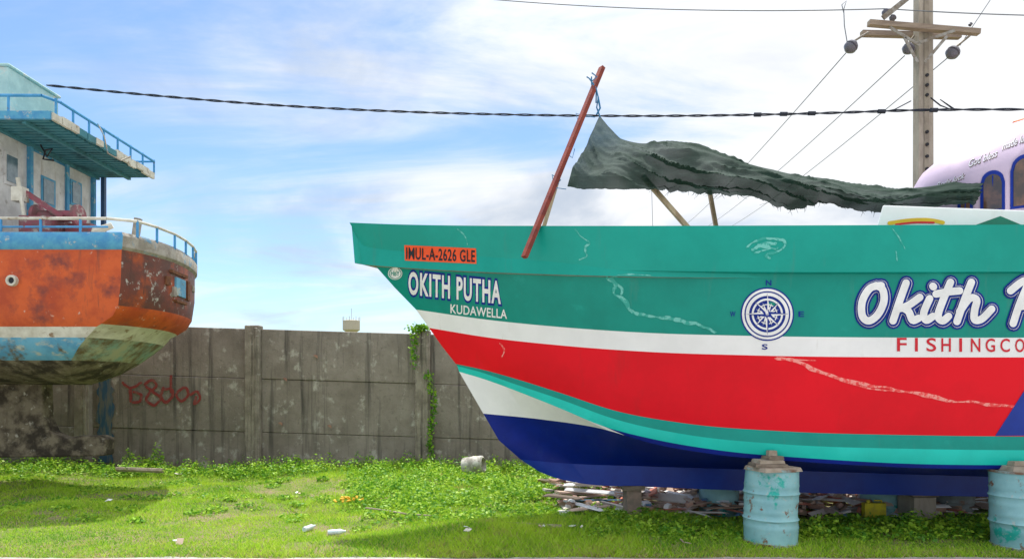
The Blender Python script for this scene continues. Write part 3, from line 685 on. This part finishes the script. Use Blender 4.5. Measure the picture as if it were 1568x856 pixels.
LBT=pmat('green_stained_blue_paint',(.24,.38,.34),(.42,.42,.30),4,.7,c3=(.16,.11,.06),s3=3,lo3=.46,hi3=.62)
MUD=pmat('fouled_hull_bottom',(.22,.185,.13),(.10,.08,.055),5,.95,bump=.8,bscale=20,c3=(.46,.43,.36),s3=9,lo3=.60,hi3=.68,c4=(.045,.036,.026),s4=2.5,lo4=.46,hi4=.60)
BBL=pmat('blue_gunwale_paint',(.06,.26,.50),(.10,.36,.54),6,.6,c3=(.5,.48,.42),s3=9,lo3=.58,hi3=.66)
GRW=pmat('bare_grey_wood',(.42,.39,.34),(.28,.25,.21),7,.85,bump=.4,c3=(.12,.30,.45),s3=5,lo3=.55,hi3=.65)
lev=[(4.14,1.80,-5.83,-5.70),(4.08,1.83,-5.80,-5.66),(3.92,1.82,-5.81,-5.66),(3.88,1.79,-5.84,-5.70),(3.4,1.78,-5.86,-5.70),(3.05,1.74,-5.92,-5.74),(2.9,1.71,-6.02,-5.82),(2.78,1.67,-6.22,-6.0),
     (2.74,1.65,-6.30,-6.10),(2.58,1.60,-6.48,-6.28),(2.44,1.54,-6.64,-6.44),(2.24,1.38,-6.86,-6.68),(2.04,1.05,-7.1,-6.95),(1.92,.6,-7.3,-7.2),(1.86,.12,-7.5,-7.45)]
def tx(vv,xc,xm,z):
    a_=.385*(1 if z>2.7 else .8)
    b_=(xm-xc)+a_
    return xm-a_*vv-b_*abs(vv)**2.4
NT=26; NS=30; rows=[]
for z,hb,xc,xm in lev:
    r=[]; xf=tx(1,xc,xm,z)
    for i in range(NS):
        t=i/NS; x=-18+( xc+18)*t**.8
        k=max(0,(-11-x)/7); hh=hb*math.sqrt(max(0,1-k**2)) if k<1 else .02
        r.append(Vector((x+(4.2-z)*.5*k,BC-max(hh,.02),z+.5*k*k)))
    for i in range(NT+1):
        vv=-1+2*i/NT; r.append(Vector((tx(vv,xc,xm,z),BC+vv*hb,z)))
    for i in range(NS-1,-1,-1):
        q=r[i]; r.append(Vector((min(q.x,xf-.02),2*BC-q.y,q.z)))
    rows.append(r)
m2=[BBL,GRW,ORA,ORB,WHW,LBL,LBT,MUD]
mb=MB(); n=len(rows[0]); mb.v=[tuple(v) for r in rows for v in r]
for i in range(len(rows)-1):
    for j in range(n-1):
        tr=NS<=j<NS+NT
        if i<3: mi=1 if tr else 0
        elif i<8: mi=3 if (tr and i<5) else 2
        elif i==8: mi=4
        elif i in(9,10): mi=6 if tr else 5
        else: mi=7
        if i==7 and tr: mi=4
        mb.f.append([i*n+j,i*n+j+1,(i+1)*n+j+1,(i+1)*n+j]); mb.m.append(mi)
mb.f.append([j for j in range(n)]); mb.m.append(1)
mb.f.append([(len(rows)-1)*n+j for j in range(n)]); mb.m.append(7)
mb.obj('hull',m2,b2,smooth=35)
mb=MB()
out_=[(-400,570),(66,570),(64,590),(66,640),(76,662),(100,672),(116,668),(150,667),(162,672),(160,698),(60,700),(-400,704)]
vs=[P(a,b,11.85) for a,b in out_]; vs2=[Vector((v.x,12.15,v.z)) for v in vs]; k=len(vs)
mb.add(vs+vs2,[tuple(range(k)),tuple(range(2*k-1,k-1,-1))]+[(i,(i+1)%k,k+(i+1)%k,k+i) for i in range(k)])
o=mb.obj('keel_and_rudder_shoe',MUD,b2); bv=o.modifiers.new('b','BEVEL'); bv.width=.03; bv.segments=2
mb=MB()
for px_ in(-60,-260):
    c=P(px_,700,12); mb.box((c.x,12,.28),(.4,.6,.62),0); mb.box((c.x,12,.10),(.55,.7,.3),0)
mb.obj('support_blocks',CONCL,b2)
mb=MB(); c=P(20,430,10.22)
Ax=Matrix.Rotation(math.pi/2,3,'X'); mb.lathe(c,[(.0,.03),(.045,.03),(.05,.05),(.08,.05),(.085,.02),(.085,-.05)],18,0,Ax,mf=lambda k:1 if k<1 else 0); mb.obj('exhaust_port',[WHW,LBLACK],b2,smooth=40)
mb=MB()
def tz(y,z):
    return tx((y-BC)/1.78,-5.86,-5.70,z)
Rz=lambda y: Matrix.Rotation(math.atan2(tz(y-.2,3.4)-tz(y+.2,3.4),.4),3,'Z')
for y,z,sy,sz,th,mi in((11.55,3.50,.42,.30,.05,0),(11.95,3.50,.14,.34,.07,1),(11.1,3.55,.12,.14,.06,1),(11.5,3.72,.66,.05,.06,1),(11.6,3.26,.5,.04,.05,1),(11.3,3.4,.10,.16,.07,4),(12.4,3.6,.2,.1,.05,4)):
    mb.box((tz(y,z),y,z),(th,sy,sz),mi,Rz(y))
mb.obj('transom_repair_patch',[LBL,RUST,ORA,BBL,GRW],b2)
TEU=pmat('canopy_teal_underside',(.055,.215,.27),(.085,.27,.32),3,.7,c3=(.035,.12,.15),s3=3,lo3=.48,hi3=.65)
mb=MB()
ya,yb=10.3,13.25; xe=-6.95
mb.box(((-13+xe)/2,(ya+yb)/2,5.93),(xe+13,yb-ya,.04),0)
nrb=24
for i in range(nrb):
    y=ya+.08+(yb-ya-.16)*i/(nrb-1); mb.box(((-13+xe)/2-.03,y,5.885),(xe+13-.1,.055,.05),0)
for i in range(14):
    y0=ya+(yb-ya)*i/14; mb.box((xe+random.uniform(-.015,.015),y0+.1,5.92+random.uniform(-.015,.01)),(.05,.2,.12+random.uniform(-.03,.02)),random.choice((1,1,0)))
mb.box(((-13+xe)/2,ya,5.92),(xe+13,.05,.12),2)
for xx in (-7.4,-8.0): mb.box((xx,(ya+yb)/2,5.84),(.06,yb-ya-.1,.05),0)
mb.obj('canopy_roof',[TEU,WHW,BBL],b2)
BP=pmat('blue_pipe_paint',(.08,.34,.66),(.05,.26,.52),6,.5,c3=(.2,.1,.06),s3=8,lo3=.62,hi3=.68)
mb=MB(); zr=6.22
mb.path([(-12,ya,zr+.02),(xe-.15,ya,zr),(xe,ya+.2,zr-.02),(xe,yb,zr-.03)],.024,0,8)
mb.path([(xe,yb,zr-.03),(-12,yb,zr-.03)],.02)
for i in range(8):
    y=ya+.1+(yb-ya-.1)*i/7; mb.tube((xe,y,5.95),(xe,y,zr),.018)
for x in(-7.6,-8.4,-9.2): mb.tube((x,ya,5.95),(x,ya,zr),.018); mb.tube((x,yb,5.95),(x,yb,zr),.018)
mb.path([(-9.5,10.9,7.05),(-8.0,10.9,6.92)],.03)
mb.obj('roof_railing',BP,b2,smooth=40)
BX_=pmat('pale_teal_box_paint',(.44,.66,.67),(.34,.54,.56),4,.6,c3=(.60,.64,.62),s3=5)
mb=MB(); mb.box((-8.75,11.3,6.4),(1.7,1.2,.9),0); mb.box((-8.75,11.3,6.87),(1.76,1.26,.05),0); o=mb.obj('roof_locker',BX_,b2); bv=o.modifiers.new('b','BEVEL'); bv.width=.04; bv.segments=2
CAB=pmat('cabin_dirty_white',(.70,.69,.69),(.54,.53,.53),4,.6,c3=(.34,.31,.28),s3=6,lo3=.6,hi3=.7,c4=(.40,.32,.26),s4=4,lo4=.58,hi4=.72,st4=(2,3,.25))
GLD=pmat('cabin_window_glass',(.10,.16,.20),(.18,.26,.3),5,.1,spec=.8)
mb=MB(); xw=-8.05
mb.box(((-12+xw)/2,(10.55+13.15)/2,4.98),(12+xw,2.6,1.74),0)
mb.obj('cabin',CAB,b2)
def yat(px): return 8.03*F/(784-px)
def zat(px,py): return CH+(HY-py)/F*yat(px)
mb=MB()
def wpanel(px0,px1,py,hgt,th,mi,xo=0):
    y0,y1=yat(px0),yat(px1); mb.box((xw+.0+xo,(y0+y1)/2,zat((px0+px1)/2,py)),(th,y1-y0,hgt),mi)
wpanel(8,28,260,.52,.05,0); wpanel(10,26,260,.42,.07,3)
wpanel(46,101,296,1.30,.03,1); wpanel(48,99,297,1.22,.05,0); wpanel(62,84,294,.48,.07,1); wpanel(65,81,294,.40,.09,3)
wpanel(108,125,297,.46,.05,1); wpanel(110.5,122.5,297,.38,.07,3)
for px_ in(45,101,142):
    y=yat(px_); mb.box((xw+.03,y,4.98),(.07,.07,1.70),1)
mb.obj('cabin_door_and_windows',[CAB,BBL,WHW,GLD],b2)
mb=MB()
mb.box((-7.9,13.2,5.0),(.07,.07,1.8),0)
mb.obj('canopy_post',pmat('dark_blue_paint',(.04,.09,.2),rough=.5),b2)
mb=MB(); zr=4.36
def rx(y): return tx((y-BC)/1.8,-5.83,-5.70,4)+.02
ry=[10.42,10.8,11.3,11.8,12.3,12.8,13.3,13.7]
mb.path([(-13,10.28,zr+.02),(-6.1,10.28,zr)]+[(rx(y),y,zr-.01) for y in ry],.024,0,8)
mb.path([(-13,10.3,zr-.12),(-6.1,10.3,zr-.12)],.016,1,6)
for (x,y) in [(rx(y),y) for y in ry]+[(-6.5,10.28),(-7.1,10.28),(-7.7,10.28)]: mb.tube((x,y,4.1),(x,y,zr),.02,None,1)
mb.obj('deck_railing',[WHW,BP],b2,smooth=40)
MAR=pmat('maroon_winch_paint',(.28,.07,.10),(.18,.10,.10),6,.6,c3=(.4,.36,.33),s3=8); mb=MB()
Ay=Matrix.Rotation(math.pi/2,3,'Y')
mb.lathe((-7.25,10.9,4.55),[(.02,-.35),(.18,-.35),(.18,-.3),(.09,-.28),(.09,.28),(.18,.3),(.18,.35),(.02,.35)],18,0,Ay)
mb.box((-7.45,10.9,4.35),(.5,.5,.3),0); mb.beam((-7.7,10.8,4.9),(-7.1,10.8,4.5),.08,.08,0); mb.box((-7.75,10.75,4.85),(.18,.15,.22),1); mb.box((-6.95,11.1,4.32),(.4,.35,.25),0)
mb.tube((-7.6,10.7,4.2),(-7.75,10.7,5.1),.03,None,1); mb.tube((-6.8,11,4.3),(-6.5,11.1,4.45),.07,.05,1)
mb.obj('net_winch',[MAR,WHW],b2,smooth=40)
mb=MB(); mb.box((-6.05,11.0,4.36),(.09,.09,.36),0,Matrix.Rotation(.15,3,'Y')); mb.obj('mooring_bitt',GRW,b2)
lr=empty('loose_ropes'); lr.parent=b2
wire('rope',[P(*q) for q in((150,190,11.3),(160,210,11.2),(165,235,11.2),(185,246,11.4),(200,240,11.6))],.012,GRW,lr)
wire('rope',[P(*q) for q in((62,222,11),(72,240,11),(80,228,11),(70,230,11),(66,244,11),(82,246,11))],.015,LBLACK,lr)

# ------------------------------------------------ UTILITY POLE & WIRES
up=empty('utility_pole'); UD=12.5
mb=MB(); b_=P(1411,590,UD); xp=b_.x+.03
mb.box((xp,UD,5.2),(.29,.20,10.6),0,taper=.86)
mb.box((xp-.0,UD-.103,6.3),(.09,.012,8.0),1,taper=.9)
mb.obj('pole_shaft',[CONCL,pmat('pole_recess',(.33,.28,.22),(.25,.21,.17),5,.9)],up)
mb=MB()
for py in(206,225,243,262,120,135,150): q=P(1411,py,UD); mb.tube((xp,UD-.135,q.z),(xp,UD-.09,q.z),.03,None,0,8)
mb.obj('pole_holes',LBLACK,up)
ARM=pmat('crossarm_timber',(.36,.28,.21),(.25,.19,.15),8,.85,bump=.4,stretch=(.3,1,3))
mb=MB(); mb.beam(P(1330,36,UD-.2),P(1499,50,UD-.2),.11,.09); mb.beam(P(1319,52,UD+.2),P(1470,56,UD+.2),.11,.09); mb.obj('crossarms',ARM,up)
mb=MB(); mb.beam(P(1408,70,UD-.28),P(1362,42,UD-.28),.015,.05); mb.beam(P(1408,66,UD-.28),P(1462,47,UD-.28),.015,.05)
mb.beam(P(1405,96,UD-.28),P(1385,58,UD-.28),.015,.05); mb.beam(P(1416,96,UD-.28),P(1450,56,UD-.28),.015,.05); mb.beam(P(1352,28,UD-.3),P(1392,-4,UD-.3),.03,.09)
mb.tube(P(1303,66,UD),P(1330,50,UD),.02); mb.tube(P(1391,68,UD),P(1400,55,UD),.02); mb.tube(P(1462,74,UD),P(1485,55,UD),.02)
mb.obj('steel_brackets',STEEL,up)
mb=MB()
for a,b,r in((1303,72,.12),(1391,75,.105),(1459,81,.12),(1357,20,.075),(1367,28,.06),(1486,38,.03),(1340,34,.03)):
    A=Matrix.Rotation(.7,3,'Y'); k=r
    mb.lathe(P(a,b,UD),[(.01,-k*.9),(k*.5,-k*.85),(k*.95,-k*.4),(k,-.02),(k*.75,.0),(k,.02),(k*.9,k*.45),(k*.45,k*.9),(.01,k*.95)],18,0,A)
mb.obj('insulators',PORC,up,smooth=40)
oc=empty('overhead_cable')
anch=[(72,131,13.2),(240,147,13.0),(400,160,12.9),(560,169,12.8),(784,176,12.6),(1000,178,12.5),(1250,174,12.3),(1411,169,12.2),(1568,168,11.6),(1900,172,10)]
A_=np.array(anch); pxs=np.linspace(72,1900,900); pys=herm([(a,b) for a,b,_ in anch],pxs); dds=np.interp(pxs,A_[:,0],A_[:,2])
base=[P(a,b,c_) for a,b,c_ in zip(pxs,pys,dds)]
for k in range(2):
    pts_=[]
    for i,q in enumerate(base):
        t=q.x*8+k*math.pi; pts_.append(q+Vector((0,math.cos(t)*.013,math.sin(t)*.013)))
    wire('cable_strand_%d'%(k+1),pts_,.0125,BLACKC,oc,1)
mb=MB()
for a,b,dd in((1160,176,12.35),(1243,174,12.3),(1350,171,12.2),(1430,169,12.1),(1200,175,12.3)): q=P(a,b,dd); mb.tube(q-Vector((.06,0,0)),q+Vector((.06,0,0)),.04,None,0,8)
mb.obj('cable_clamps',BLACKC,oc)
wire('tail_1',[P(*q) for q in((1395,155,12.2),(1370,168,12.2),(1350,172,12.2))],.01,BLACKC,oc)
wire('tail_2',[P(*q) for q in((1425,150,12.2),(1440,162,12.2),(1462,170,12.2),(1440,153,12.2),(1462,168,12.2))],.012,BLACKC,oc)
ow=empty('power_lines')
for i,(a,b) in enumerate((((1295,82,UD),(1040,352,45)),((1385,86,UD),(1075,352,45)),((1450,90,UD),(1110,352,45)))):
    A=P(*a); B=P(*b); wire('line_%d'%(i+1),[A.lerp(B,t) - Vector((0,0,0.25*4*t*(1-t))) for t in np.linspace(0,1,30)],.009,WIRE,ow)
wire('line_top',sag(P(735,-2,14),P(1357,14,UD),.12),.009,WIRE,ow); wire('line_top_2',sag(P(1357,14,UD),P(1700,26,11),.03),.009,WIRE,ow)
wire('jumper',[P(*q) for q in((1297,64,UD),(1293,40,UD),(1292,15,UD),(1296,2,UD),(1289,8,UD),(1292,20,UD))],.008,WIRE,ow)
wire('stay',[P(1470,70,UD),P(1530,-20,UD)],.007,WIRE,ow)
